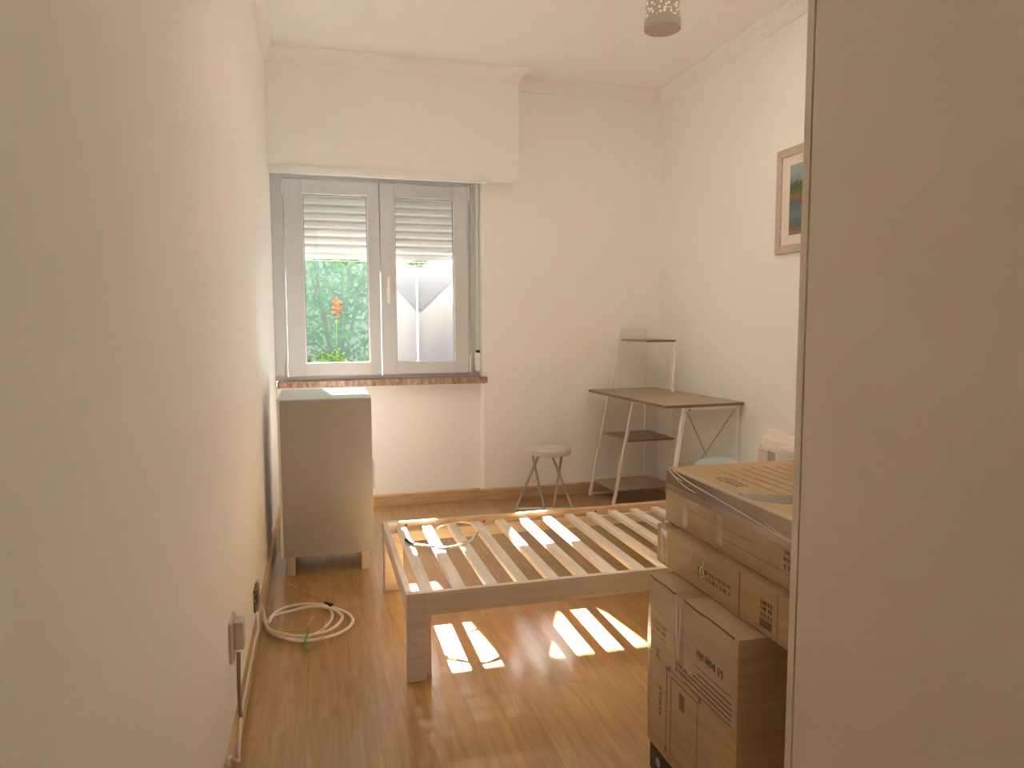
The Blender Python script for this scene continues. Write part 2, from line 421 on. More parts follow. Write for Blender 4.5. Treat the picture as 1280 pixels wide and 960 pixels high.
# fabric screen folded like an envelope flap
fs = MB(); ys = .60; nx, nz = 48, 20
prof = [(.66, 1.90), (.74, 1.82), (.81, 1.72), (.88, 1.64), (.95, 1.612), (1.02, 1.60), (1.055, 1.66), (1.10, 1.80), (1.15, 1.86), (1.3, 1.90), (1.8, 1.92)]
def vtop(x):
    for (a, za), (b, zb) in zip(prof, prof[1:]):
        if a <= x <= b: return za+(zb-za)*(x-a)/(b-a)
    return prof[-1][1]
grid = []
for i in range(nx+1):
    x = .67 + (1.75-.67)*i/nx; row = []
    zt = vtop(x)
    for j in range(nz+1):
        zz = -.1 + (zt+.1)*j/nz
        row.append(fs.bm.verts.new((x, ys + .0035*math.sin(x*23+zz*2) + .0015*math.sin(zz*9), zz)))
    grid.append(row)
for i in range(nx):
    for j in range(nz): fs.bm.faces.new((grid[i][j], grid[i+1][j], grid[i+1][j+1], grid[i][j+1]))
scn = thing('fabric_screen', 'white fabric screen folded into a V-shaped flap outside the right window pane', 'screen', (1.2, .6, -.1))
o = fs.build('fabric', SHEET, scn, smooth=True)
md = o.modifiers.new('thick', 'SOLIDIFY'); md.thickness = .002
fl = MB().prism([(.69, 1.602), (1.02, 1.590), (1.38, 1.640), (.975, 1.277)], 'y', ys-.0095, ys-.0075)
fl.build('folded_flap', SHEET_DIM, scn)
po = MB().cyl((.962, .54, -.25), (.962, .54, 1.58), .006, n=12).build('screen_pole', SHUT, smooth=True)
own(po); tag(po, 'thin white upright pole in front of the white fabric screen', 'pole')

# green shade net on a wire with posts
nt_ = MB(); gx, gz = 60, 24; yn = 2.3; grid = []
for i in range(gx+1):
    x = -2.4 + (5.2)*i/gx; row = []
    for j in range(gz+1):
        zz = -.2 + (1.775+.2)*j/gz
        row.append(nt_.bm.verts.new((x, yn+.03*math.sin(x*7+zz*1.5)+.012*math.sin(x*31), zz + (.012*math.sin(x*9) if j == gz else 0))))
    grid.append(row)
for i in range(gx):
    for j in range(gz): nt_.bm.faces.new((grid[i][j], grid[i+1][j], grid[i+1][j+1], grid[i][j+1]))
nf = thing('net_fence', 'translucent green shade net fence in the garden outside the left window pane', 'fence', (.2, yn, -.25))
nt_.build('net', NET, nf, smooth=True)
for x in (-2.4, -1.1, 2.8): MB().cyl((x, yn+.06, -.25), (x, yn+.06, 1.9), .025, n=12).build('post', BARK, nf, smooth=True)
MB().cyl((-2.4, yn+.05, 1.79), (2.8, yn+.05, 1.79), .004, n=8).build('top_wire', STEEL, nf)

def shrub(name, label, cx, cy, w, d, hgt, n, m, size, z0=-.25, cat='shrub', group=None, seed=1, trunk=True):
    rnd = random.Random(seed)
    t = thing(name, label, cat, (cx, cy, z0), 0, group)
    b = MB(); bm = b.bm
    for _ in range(n):
        a = rnd.uniform(0, 2*math.pi); u = rnd.random()**.5; zz = rnd.random()
        k = math.sin(math.pi*min(1, .22+.72*zz))**.5
        p = V((cx+math.cos(a)*u*w/2*k, cy+math.sin(a)*u*d/2*k, z0+.08+zz*hgt + rnd.uniform(-.05, .05)))
        e = Euler((rnd.uniform(-1.2, 1.2), rnd.uniform(-1.2, 1.2), rnd.uniform(0, 6.3))).to_matrix()
        L = size*rnd.uniform(.6, 1.4); wd_ = L*.42
        vs = [bm.verts.new(p + e @ V(q)) for q in ((0, 0, 0), (wd_/2, L*.45, L*.06), (0, L, 0), (-wd_/2, L*.45, L*.06))]
        bm.faces.new(vs)
    b.build('foliage', m, t)
    if trunk:
        s = MB()
        for k in range(5):
            a = k*1.3; s.tube([(cx, cy, z0), (cx+.08*math.cos(a), cy+.08*math.sin(a), z0+hgt*.4), (cx+.3*w*math.cos(a), cy+.3*d*math.sin(a), z0+hgt*.8)], .018, sub=3, n=6)
        s.build('stems', BARK, t)
    return t
G = 'shrubs behind the green net'
for k, (cx, cy, w, hgt, n, m, sz) in enumerate([(-1.75, 3.5, 1.05, 2.5, 2200, LEAF, .10), (-.62, 3.3, 1.0, 2.4, 2600, LEAF, .08), (.47, 3.4, 1.05, 2.6, 2600, LEAF, .10),
                                              (1.58, 3.3, 1.0, 2.4, 2200, LEAF, .09), (2.72, 3.4, 1.1, 2.6, 1800, LEAF, .10), (3.9, 3.6, 1.1, 2.7, 1200, LEAF, .11)]):
    labs = ['leafy green shrub behind the net, far left outside the window', 'dense green shrub behind the net, left of the orange blossom',
            'tall green shrub directly behind the orange blossom', 'green shrub behind the net, rising behind the mullion',
            'green shrub behind the white fabric screen', 'green shrub beyond the right side of the white fabric screen']
    shrub('garden_shrub', labs[k], cx, cy, w, 1.0, hgt, n, m, sz, seed=k+3, group=G)
shrub('low_bush', 'low yellow-green bush in front of the green net, along the bottom of the pane', .36, 2.0, .50, .30, 1.10, 900, LEAF2, .05, seed=20)
shrub('low_bush', 'small yellow-green bush behind the left edge of the window view', -.02, 2.05, .22, .25, 1.52, 380, LEAF2, .05, seed=22)
bl = MB(); rnd = random.Random(5)
for _ in range(34):
    p = V((.44+rnd.gauss(0, .016), 2.2+rnd.uniform(-.02, .02), 1.34+rnd.gauss(0, .035)))
    e = Euler((rnd.uniform(-1, 1), rnd.uniform(-1, 1), rnd.uniform(0, 6.3))).to_matrix(); L = .04
    bl.bm.faces.new([bl.bm.verts.new(p+e@V(q)) for q in ((0, 0, 0), (.02, .02, .01), (0, L, 0), (-.02, .02, .01))])
st_ = MB().tube([(.40, 2.17, -.25), (.42, 2.18, .4), (.43, 2.19, 1.1), (.44, 2.2, 1.25), (.45, 2.2, 1.38), (.46, 2.21, 1.42)], .003, n=6)
o = thing('flowering_stem', 'orange blossom on a tall thin stem just in front of the green net', 'flower', (.44, 2.2, -.25))
bl.build('blossom', BLOSSOM, o); st_.build('stem', LEAF, o)

# ------------------------------------------------------------------ cabinet
cb = thing('small_cabinet', 'taupe cabinet on pale block legs standing against the left wall below the window', 'cabinet', (.28, -.92, 0))
x0, x1, ya, yb, z0, z1 = .066, .500, -1.173, -.660, .090, .848
cc = MB()
cc.box(x0+.012, x1, ya, ya+.018, z0, z1-.006, .001).box(x0+.012, x1, yb-.018, yb, z0, z1-.006, .001)
cc.box(x0+.012, x1-.018, ya+.018, yb-.018, z0, z0+.018).box(x0+.012, x1-.002, ya+.018, yb-.018, z1-.024, z1-.006)
cc.build('body', CABSIDE, cb)
MB().box(x0, x0+.012, ya+.002, yb-.002, z0, z1-.006).build('back_panel', CABBACK, cb)
MB().box(x0, x1+.001, ya-.001, yb+.002, z1-.006, z1, .001).build('cabinet_top', CABTOP, cb)
zz = [z0+.020, .350, .600, z1-.026]
for k in range(3):
    d = MB().box(x1-.017, x1+.001, ya+.020, yb-.020, zz[k]+.002, zz[k+1]-.002, .001).build('drawer', CABTOP, cb)
    if k < 2:
        hz = ((.215, .340), (.362, .498))[k]
        MB().box(x1+.001, x1+(.011, .021)[k], -1.02, -.86, hz[0], hz[1], .003).build('handle', (CABLEG, CABTOP)[k], d)  # lower pale block stands for the sunlit front edge, light put into colour
    else:
        MB().box(x1+.001, x1+.012, -.97, -.87, .70, .74, .003).build('handle', CABTOP, d)
for x, y in ((.09, ya+.004), (.44, ya+.004), (.09, yb-.045), (.44, yb-.045)):
    MB().box(x, x+.038, y, y+.04, 0, z0, .002).build('leg', CABLEG, cb)

# ------------------------------------------------------------------ bed
bed = thing('bed_frame', 'pale pine single bed frame with bare slats and no mattress', 'bed', (1.5, -1.88, 0))
bx0, bx1, byn, byf, bt = .520, 2.51, -2.335, -1.428, .305
def rail(nm, a, b, c_, d, z_, zt, m): return MB().box(a, b, c_, d, z_, zt, .002).build(nm, m, bed)
rn = rail('side_rail', bx0+.065, bx1-.05, byn, byn+.022, .240, bt, PINEX)
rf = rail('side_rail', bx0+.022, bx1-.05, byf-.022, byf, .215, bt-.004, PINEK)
rail('foot_rail', bx0, bx0+.022, byn+.03, byf-.022, .240, bt, PINEY)
rail('end_rail', bx1-.05, bx1-.028, byn+.022, byf-.022, .215, bt, PINEY)
rail('slat_ledger', bx0+.086, bx1-.05, byn+.022, byn+.045, .216, .262, PINEX)
rail('slat_ledger', bx0+.05, bx1-.05, byf-.045, byf-.022, .216, .262, PINEX)
def leg(x, y, sx, sy):
    l = MB()
    l.box(min(x, x+sx*.065), max(x, x+sx*.065), min(y, y+sy*.03), max(y, y+sy*.03), 0, bt, .002)
    l.box(min(x+sx*.003, x+sx*.086), max(x+sx*.003, x+sx*.086), min(y+sy*.03, y+sy*.058), max(y+sy*.03, y+sy*.058), 0, .262, .002)
    l.build('leg', PINE, bed)
leg(bx0, byn, 1, 1); leg(bx0, byf, 1, -1)
for k in range(17):
    x = .581+.1149*k
    if x+.042 > bx1-.052: break
    MB().box(x, x+.042, byn+.024, byf-.024, .262, .282, .002).build('slat', PINEY, bed)
for (x, z_) in ((.625, .285), (1.55, .28), (.99, .275), (1.22, .25), (1.9, .27)):
    MB().cyl((x, byf-.0228, z_), (x, byf-.0215, z_), .006, n=12).build('wood_knot', KNOT, rf)
hb = MB()
for y in (byf-.085, byn+.005):
    MB().box(2.47, 2.515, y, y+.085, 0, .585, .003).build('post', PINE, bed)
MB().prism([(2.462, .585), (2.462, .592), (2.505, .650), (2.525, .650), (2.525, .585)], 'y', byn-.03, byf-.034).build('headboard_cap', PINEY, bed)
hr = MB().box(2.452, 2.470, byn-.02, byf-.022, .548, .583, .003).build('headboard_rail', PINEY, bed)
MB().cyl((2.449, byf-.05, .566), (2.453, byf-.05, .566), .005, n=12).build('screw', STEEL, hr)
MB().box(2.452, 2.470, byn+.08, byf-.08, .36, .42, .003).build('headboard_rail', PINEY, bed)
MB().box(2.475, 2.51, -1.90, -1.84, .30, .548, .003).build('post', PINE, bed)

# cable on the slats
bc = thing('antenna_cable', 'white looped cable with a dark plug lying on the bed slats', 'cable', (.76, -1.65, .282))
MB().tube([(.613, -1.744, .290), (.662, -1.781, .290), (.705, -1.804, .289), (.749, -1.822, .288), (.802, -1.81, .288), (.856, -1.768, .288), (.906, -1.668, .289), (.923, -1.609, .290), (.914, -1.526, .290), (.873, -1.487, .291), (.812, -1.511, .292), (.786, -1.53, .294), (.753, -1.554, .290)], .0045).build('cord', CABLE, bc, smooth=True)
MB().tube([(.612, -1.725, .287), (.640, -1.750, .287), (.693, -1.80, .287), (.739, -1.828, .287), (.814, -1.79, .287), (.872, -1.742, .287), (.915, -1.66, .287)], .0035).build('thin_cord', CABLEG2, bc, smooth=True)
MB().cyl((.596, -1.690, .292), (.622, -1.752, .291), .008, n=12, bev=.002).build('plug', BLACK, bc, smooth=True)

# ------------------------------------------------------------------ desk with ladder shelves
th = R(3)
dk = thing('ladder_desk', 'corner desk of greyed oak boards on a slanted white metal ladder frame', 'desk', (2.10, -1.11, 0), th)
D, Lh = .51, 1.02
MB().box(0, D, 0, Lh, .727, .745, .002).build('desktop', WOOD, dk, local=True)
BRACE = mat('pale_grey_rod', (.60, .55, .49), .4)
EDGE = mat('dark_board_edge', (.22, .155, .10), .5)
MB().box(.001, D-.001, -.0012, .0006, .728, .744).build('edge_band', EDGE, dk, local=True)
MB().box(-.0012, .0006, .001, Lh-.001, .728, .744).build('edge_band', EDGE, dk, local=True)
S = 1.164
def lx(z): return .02 + .205*z             # slanted legs: u at height z
t = .017
vF, vN = Lh+.012, .675
# far ladder frame
f = MB(); f.bar((lx(0), vF, 0), (lx(S), vF, S), t, t, (0, 1, 0)); f.build('slanted_leg', WHITEM, dk, local=True)
f = MB(); f.bar((.452, vF, 0), (.452, vF, S), t, t, (0, 1, 0)); f.build('upright', WHITEM, dk, local=True)
MB().bar((lx(S), vF, S-.01), (.452, vF, S-.01), t, t).build('crossbar', WHITEM, dk, local=True)
MB().bar((lx(.02)+.005, vF, .012), (.452, vF, .012), t, t).build('crossbar', WHITEM, dk, local=True)
# near ladder frame
f = MB(); f.bar((lx(0), vN, 0), (lx(.727), vN, .727), t, t, (0, 1, 0)); f.build('slanted_leg', WHITEM, dk, local=True)
f = MB(); f.bar((.452, vN, 0), (.452, vN, 1.085), t, t, (0, 1, 0)); f.build('upright', WHITEM, dk, local=True)
f = MB(); f.bar((lx(.02)+.005, vN, .012), (.452, vN, .012), t, t); f.build('crossbar', WHITEM, dk, local=True)
# near end frame of the desk
f = MB(); f.bar((.02, .03, 0), (.02+.165*.72, .03, .727), t*1.1, t*1.1, (0, 1, 0)); f.build('slanted_leg', WHITEM, dk, local=True)
f = MB(); f.bar((.485, .03, 0), (.485, .03, .727), t*1.1, t*1.1, (0, 1, 0)); f.build('upright', WHITEM, dk, local=True)
f = MB(); f.bar((.13, .03, .716), (.485, .03, .716), t, t); f.build('crossbar', WHITEM, dk, local=True)
f = MB(); f.cyl((.165, .018, .712), (.165, .0205, .712), .005, n=10); f.build('screw', INK, dk, local=True)
# cross brace along the back
f = MB(); f.bar((.478, .04, .70), (.462, .59, .09), .007, .007); f.build('brace', BRACE, dk, local=True)
f = MB(); f.bar((.478, .04, .09), (.462, .59, .70), .007, .007); f.build('brace', BRACE, dk, local=True)
# shelves
for (zz_, lab) in ((1.088, 0), (.44, 0), (.112, 0)):
    sf = MB().box(lx(zz_)+.004, .462, vN-.01, vF-.012, zz_-.014, zz_, .0015).build('shelf', WOOD, dk, local=True)
    MB().box(lx(zz_)+.006, .460, vN-.0112, vN-.0095, zz_-.013, zz_-.001).build('edge_band', EDGE, sf, local=True)

# ------------------------------------------------------------------ folding stool
st = thing('folding_stool', 'small round folding stool with a white seat and crossed grey legs by the back wall', 'stool', (1.675, -.345, 0))
sc3 = (1.675, -.345, .36)
MB().lathe([(0, .0), (.12, 0), (.136, .003), (.143, .012), (.143, .030), (.139, .038), (.130, .042), (.10, .044), (0, .044)], sc3).build('seat', SEATM, st, smooth=True)
def ln(p, q, k): p = V(p); q = V(q); return p+(q-p)*k
for (a, b, m_) in ((((1.583, -.275, .362), (1.622, -.435, .0)), ((1.690, -.350, .362), (1.800, -.485, .0)), GREYM),
                   (((1.616, -.330, .362), (1.436, -.376, .0)), ((1.788, -.285, .362), (1.672, -.440, .0)), WHITEM)):
    fr = MB().tube([a[0], a[1]], .0085, sub=1).build('leg', m_ if m_ is GREYM else GREYM, st, smooth=True)
    fr = MB().tube([b[0], b[1]], .0085, sub=1).build('leg', GREYM, st, smooth=True)
    MB().tube([ln(*a, .93), ln(*b, .93)], .006, sub=1).build('stretcher', WHITEM, st, smooth=True)
    MB().tube([a[0], b[0]], .0085, sub=1).build('seat_bar', GREYM, st, smooth=True)

# ------------------------------------------------------------------ blue pouf
pf = MB().lathe([(0, 0), (.14, 0), (.158, .02), (.166, .10), (.168, .25), (.166, .335), (.160, .37), (.150, .40), (.125, .425), (.09, .444), (.05, .455), (0, .46)], (2.375, -1.212, 0))
o = own(pf.build('pouf', BLUE, smooth=True)); tag(o, 'pale blue rounded pouf between the desk and the bed', 'pouf')

# ------------------------------------------------------------------ wardrobe
XW = 1.098
wr = thing('wardrobe', 'tall cream laminate wardrobe filling the right edge of the view', 'wardrobe', (1.4, -4.3, 0))
w = MB()
w.box(XW, XW+.6, YE-.020, YE-.002, 0, 2.5, .001)
w.box(XW+.02, XW+.6, -5.2, YE-.020, 2.46, 2.5).box(XW+.02, XW+.6, -5.2, -5.18, 0, 2.46).box(XW+.59, XW+.6, -5.18, YE-.02, 0, 2.46).box(XW+.03, XW+.05, -5.18, YE-.02, 0, .06)
w.build('carcass', WARD, wr)
MB().box(XW+.022, XW+.028, -5.17, YE-.022, .06, 2.46).build('inner_shadow_liner', WARDG, wr)  # dark sheet standing in for the shade behind the door gap
d1 = MB().box(XW, XW+.018, -4.34, YE-.0245, .03, 2.498, .001).build('door', WARD, wr)
d2 = MB().box(XW, XW+.018, -5.18, -4.344, .03, 2.498, .001).build('door', WARD, wr)
MB().box(XW-.02, XW, -4.36, -4.352, 1.0, 1.18, .002).build('handle', STEEL, d2)

# ------------------------------------------------------------------ cardboard boxes
def carton(name, label, x0, x1, ya, yb, z0, z1, rz=0, cat='box', group='cardboard boxes stacked by the wardrobe', bev=.003):
    c = V(((x0+x1)/2, (ya+yb)/2, z0))
    t = thing(name, label, cat, c, rz, group)
    b = MB(); a, d, h_ = (x1-x0)/2, (yb-ya)/2, z1-z0
    b.box(-a, a, -d, d, 0, h_, bev)
    body = b.build('carton', CARD, t, local=True)
    return t, a, d, h_, body
def marks(t, rects, m=INK, nm='printed_marks', face='left', off=.0006):
    """rects (u0,u1,z0,z1) on the left (-x) face, or on the top"""
    a = t['_a']; h_ = t['_h']; b = MB()
    for (u0, u1, v0, v1) in rects:
        if face == 'left': b.box(-a-off, -a+.0005, u0, u1, v0, v1)
        elif face == 'top': b.box(u0, u1, v0, v1, h_-.0005, h_+off)
        elif face == 'front': b.box(u0, u1, -t['_d']-off, -t['_d']+.0005, v0, v1)
    return b.build(nm, m, t, local=True)
def reg(t, a, d, h_): t['_a'] = a; t['_d'] = d; t['_h'] = h_
def scribble(u0, u1, v0, v1, rows, rnd, gap=.35, ch=.012, vert=False):
    """rows of short strokes standing for small worn lettering"""
    out = []; hh = (v1-v0)/rows
    for r in range(rows):
        u = u0
        while u < u1:
            l = ch*rnd.uniform(.4, 1.2)
            out.append((u, min(u+l*.35, u1), v0+r*hh+hh*gap*rnd.uniform(.2, .7), v0+(r+1)*hh-hh*gap*.5))
            if rnd.random() < .6: out.append((u, min(u+l*.8, u1), v0+r*hh+hh*rnd.uniform(.3, .6), v0+r*hh+hh*.7))
            u += l
    return out
rnd = random.Random(11)

# black case under the boxes
bs = thing('black_case', 'flat black plastic case on the floor under the lowest cardboard box', 'case', (1.30, -3.16, 0))
MB().box(1.095, 1.52, -3.375, -2.965, .005, .092, .006).build('shell', BLACK, bs)
MB().cyl((1.092, -3.02, .05), (1.0955, -3.02, .05), .012, n=16).build('latch', GREYM, bs)

# box A: upright printed carton
t, a, d, h_, body = carton('cardboard_box', 'upright printed cardboard box at the bottom of the stack, on the black case', 1.084, 1.40, -3.384, -2.972, .094, .545)
reg(t, a, d, h_)
def frame_rect(u0, u1, v0, v1, w_=.0018): return [(u0, u1, v0, v0+w_), (u0, u1, v1-w_, v1), (u0, u0+w_, v0, v1), (u1-w_, u1, v0, v1)]
# left face local u = y, from far (+d=.206) to near (-d); z 0..h_=.45
mk = frame_rect(-.050, .078, -.0+.03, .232) + [(-.05+.002, .078, .245, .246)]
mk += [(.100, .1015, .02, .24), (.094, .107, .238, .246), (.082, .09, .243, .255), (-.062, -.052, .236, .248), (.094, .106, .025, .035)]
mk += [(.155, .157, .25, .27), (.135, .160, .268, .2695), (.135, .160, .250, .2515), (.142, .144, .25, .27), (.150, .1515, .25, .27)]
mk += scribble(.0, .055, .258, .285, 2, rnd, ch=.010)
mk += scribble(.128, .14, .10, .18, 6, rnd, ch=.008)
marks(t, mk)
marks(t, [(.012, .036, .172, .212)], INK, 'printed_square')
marks(t, scribble(-.15, -.04, .335, .362, 1, rnd, ch=.014), INK)
marks(t, [(-.185, -.03, .315, .3165)] + [(-.185, -.045+.02*k, .298-.012*k, .302-.012*k) for k in range(4)] + [(-.185, .02, .250, .252)], INK)
marks(t, scribble(.11, .175, .315, .345, 2, rnd, ch=.012) + [(.10, .19, .305, .306), (.10, .19, .37, .371)], INKL)
b = MB().box(-a-.0012, -a+.001, .020, .064, .285, h_+.0012, .0003).box(-a-.0012, a, .020, .064, h_-.001, h_+.0012, .0003)
tp = b.build('tape', TAPE, t, local=True)
b = MB(); 
for y_, dy in ((.048, .003), (.038, -.004)):
    b.tube([(-a-.002, y_, h_+.001), (-a-.003, y_+dy, h_-.06), (-a-.002, y_-dy*.5, h_-.12), (-a-.003, y_, .29)], .0011, n=6)
b.build('tape_crease_glint', WHITEM, tp, local=True)  # white threads put in for the glint on the tape
b = MB().box(-a-.0012, -a+.001, d-.018, d+.001, .10, h_, .0003).box(-a-.001, -a+.03, d-.001, d+.0015, .10, h_, .0003)
b.build('tape', TAPE, t, local=True)
b = MB()                                                   # worn edge of the lid flap
b.tube([(-a-.0005, d-.01, h_), (-a-.0015, d-.05, h_-.002), (-a-.001, d-.10, h_+.0005), (-a-.0015, .07, h_-.002), (-a-.0012, .064, h_)], .0022, n=6)
b.tube([(-a-.0005, .018, h_-.001), (-a-.0015, -.04, h_-.003), (-a-.0015, -.10, h_), (-a-.001, -d+.015, h_-.002)], .0022, n=6)
b.build('torn_edge', INK, t, local=True)

# box B: long flat carton
t, a, d, h_, body = carton('cardboard_box', 'flat long cardboard box in the middle of the stack, taped at the corner', 1.150, 1.62, -3.505, -2.885, .5465, .652, R(0))
reg(t, a, d, h_)
marks(t, scribble(-.205, -.165, .035, .075, 3, rnd, ch=.012) + [(-.205, -.165, .015, .032)], INK)
marks(t, scribble(-.05, .10, .03, .06, 2, rnd, ch=.016), INKL)
marks(t, [(-.09, -.085, 0, h_)], INKL, 'seam'); marks(t, [(-.225, -.223, 0, h_)], INKL, 'seam')
b = MB().box(-a-.0012, -a+.001, .245, .285, .008, .100, .0003).box(-a-.0012, a*.2, .245, .285, h_-.001, h_+.0010, .0002)
tp = b.build('tape', TAPE, t, local=True)
b = MB().prism([(.250, .098), (.282, .100), (.276, .086), (.256, .078)], 'x', -a-.0022, -a-.0010)
b.tube([(-a-.002, .282, .098), (-a-.003, .272, .06), (-a-.002, .262, .012)], .0012, n=6)
b.tube([(-a-.002, .31, .004), (-a-.003, .28, .001), (-a-.002, .235, .001)], .0014, n=6)
b.build('tape_crease_glint', WHITEM, tp, local=True)  # corner tape glint modelled as a white patch and lines
MB().tube([(-a-.001, .130, .045), (-a-.002, .122, .080)], .0009, n=6).build('scuff', WHITEM, t, local=True)
b = MB()
b.tube([(-a-.001, .080, .050), (-a-.002, .070, .062), (-a-.002, .060, .045), (-a-.002, .072, .035), (-a-.001, .076, .052)], .001, n=6)
b.tube([(-a-.001, .058, .088), (-a-.002, .066, .060), (-a-.001, .060, .04)], .0009, n=6)
b.build('scuff', WHITEM, t, local=True)

# box C: top carton with plastic wrap
t, a, d, h_, body = carton('cardboard_box', 'topmost cardboard box of the stack with shiny tape along its upper edge', 1.180, 1.66, -3.505, -2.868, .6535, .802, R(-1))
reg(t, a, d, h_)
for k in range(7):
    marks(t, [(-.125+.036*k, -.122+.036*k, -.10+.012*k, .26-.010*(k % 3))], INKL, 'printed_line', 'top')
marks(t, scribble(-.185, -.150, .05, .16, 5, rnd, ch=.012), INK, 'printed_marks', 'top')
b = MB().prism([(-a+.02, -.005), (-a+.12, -.055), (a, -.10), (a, -.20), (-a+.07, -.12), (-a+.015, -.06)], 'z', h_-.0005, h_+.0008)
b.build('tape', TAPEB, t, local=True)
b = MB().box(-a-.0012, -a+.001, -d, d-.004, h_-.042, h_-.002, .0003)
b.build('tape', TAPEB, t, local=True)
b = MB().box(-a-.0020, -a-.0011, -d, d-.004, h_-.060, h_-.001).box(-a-.001, -a+.02, -d, d-.004, h_-.0005, h_+.0010)
tp = b.build('tape', TAPE, t, local=True)
b = MB()
b.tube([(-a-.002, .275, h_-.001), (-a-.003, .18, h_-.014), (-a-.0035, .05, h_-.022), (-a-.0035, -.08, h_-.031), (-a-.003, -.19, h_-.040), (-a-.002, -d, h_-.050)], .0013, n=6)
b.tube([(-a-.002, .305, h_-.003), (-a-.003, .25, h_-.020), (-a-.003, .20, h_-.030), (-a-.002, .15, h_-.034)], .0009, n=6)
b.tube([(-a-.002, .295, h_-.001), (-a-.003, .26, h_-.014), (-a-.003, .22, h_-.018)], .0009, n=6)
b.tube([(-a-.002, -.15, h_-.030), (-a-.003, -.22, h_-.038), (-a-.002, -d, h_-.044)], .0009, n=6)
b.build('tape_crease_glint', WHITEM, tp, local=True)  # shine along the upper tape drawn as white threads
marks(t, scribble(-.245, -.215, .04, .085, 3, rnd, ch=.010), INK)
marks(t, [(-.10, .20, .060, .062)], INKL, 'seam'); marks(t, [(-.20, .08, .034, .0355)], INKL, 'seam')
for u in (.19, .02): MB().box(-a-.0011, -a+.001, u, u+.027, .0, h_-.044).build('tape', TAPE, t, local=True)
for ob in bpy.data.objects:
    for k in ('_a', '_d', '_h'):
        if k in ob: del ob[k]

# ------------------------------------------------------------------ picture
pc = thing('framed_picture', 'framed seaside picture with a cream mount hanging on the right wall', 'picture', (W-.011, -1.585, 1.82))
yA, yB2, zA, zB, fw = -.245, .245, -.265, .265, .040
f = MB()
f.box(-.011, .011, yA, yA+fw, zA, zB, .002).box(-.011, .011, yB2-fw, yB2, zA, zB, .002)
f.box(-.011, .011, yA+fw, yB2-fw, zA, zA+fw, .002).box(-.011, .011, yA+fw, yB2-fw, zB-fw, zB, .002)
f.build('frame', FRAMEW, pc, local=True)
MB().box(-.002, .009, yA+fw, yB2-fw, zA+fw, zB-fw).build('mount', MATB, pc, local=True)
MB().box(-.0032, -.001, -.142, .142, -.175, .175).build('print', PIC, pc, local=True)

# ------------------------------------------------------------------ ceiling lamp
lp = thing('ceiling_lamp', 'cylindrical perforated silver ceiling lamp hanging at the top of the view', 'lamp', (1.543, -2.10, 2.30))
cL = (1.543, -2.10, 2.30)
MB().lathe([(.066, .030), (.0665, .30), (.0645, .30), (.0645, .030), (.066, .030)], cL, 48).build('lamp_shade', LAMPM, lp, smooth=True)
MB().lathe([(.068, .002), (.068, .033), (.0655, .033), (.0655, .002), (.068, .002)], cL, 48).build('rim', GREYM, lp, smooth=True)
MB().lathe([(0, .0), (.064, .0), (.066, .003), (.0655, .008), (0, .008)], cL, 48).build('diffuser', LAMPB, lp, smooth=True)
MB().lathe([(.067, .296), (.067, .303), (.0640, .303), (.0640, .296), (.067, .296)], cL, 48).build('rim', GREYM, lp, smooth=True)
MB().bar((cL[0]-.064, cL[1], 2.592), (cL[0]+.064, cL[1], 2.592), .006, .004).build('spider_bar', GREYM, lp)
MB().cyl((cL[0], cL[1], 2.594), (cL[0], cL[1], 2.775), .006, n=12).build('stem', GREYM, lp, smooth=True)
MB().lathe([(0, .48), (.045, .48), (.05, .485), (.05, .50), (0, .50)], cL, 32).build('canopy', GREYM, lp, smooth=True)

bd = bpy.data.lights.new('fill_bulb', 'POINT'); bd.energy = BULB_FILL; bd.shadow_soft_size = .012; bd.color = (1, .90, .77)  # bulb added inside the switched-off lamp to bounce fill off the ceiling
bo = bpy.data.objects.new('fill_bulb', bd); COL.objects.link(bo); bo.location = (cL[0]-.03, cL[1], 2.575)

# ------------------------------------------------------------------ things on the left wall and the floor
sk = thing('wall_socket', 'ivory wall socket with a plugged-in adapter and a brown lead on the left wall', 'socket', (0, -2.555, .27))
MB().box(0, .010, -2.600, -2.508, .262, .378, .003).build('faceplate', PLUGM, sk)
ad = MB().box(.010, .036, -2.575, -2.525, .290, .370, .004).build('adapter', PLUGM, sk)
MB().tube([(.022, -2.575, .285), (.022, -2.59, .25), (.020, -2.585, .18), (.020, -2.575, .11), (.022, -2.565, .092)], .0055).build('lead', CABLEG2, ad, smooth=True)
bk = thing('broken_socket', 'small broken dark socket low on the left wall where cables come out', 'socket', (0, -1.80, .12))
MB().box(0, .016, -1.88, -1.79, .115, .205, .006).build('socket_body', SOCK, bk)
MB().box(.0, .012, -1.795, -1.745, .13, .20, .004).build('cover_shard', PLUGM, bk)

wc = thing('wall_cable', 'white cable running along the left baseboard and turning down beside it', 'cable', (.02, -2.3, .08))
MB().tube([(.012, -1.88, .120), (.020, -1.95, .088), (.018, -2.06, .083), (.018, -2.25, .083), (.018, -2.45, .084), (.020, -2.56, .088), (.022, -2.62, .075), (.022, -2.66, .04), (.022, -2.67, .022), (.016, -2.72, .06), (.013, -2.78, .10), (.012, -2.80, .06)], .0045).build('cord', CABLE, wc, smooth=True)
MB().tube([(.012, -1.90, .128), (.024, -1.97, .096), (.024, -2.0, .088), (.022, -2.07, .092), (.020, -2.3, .092), (.020, -2.5, .092)], .003).build('thin_cord', CABLE, wc, smooth=True)

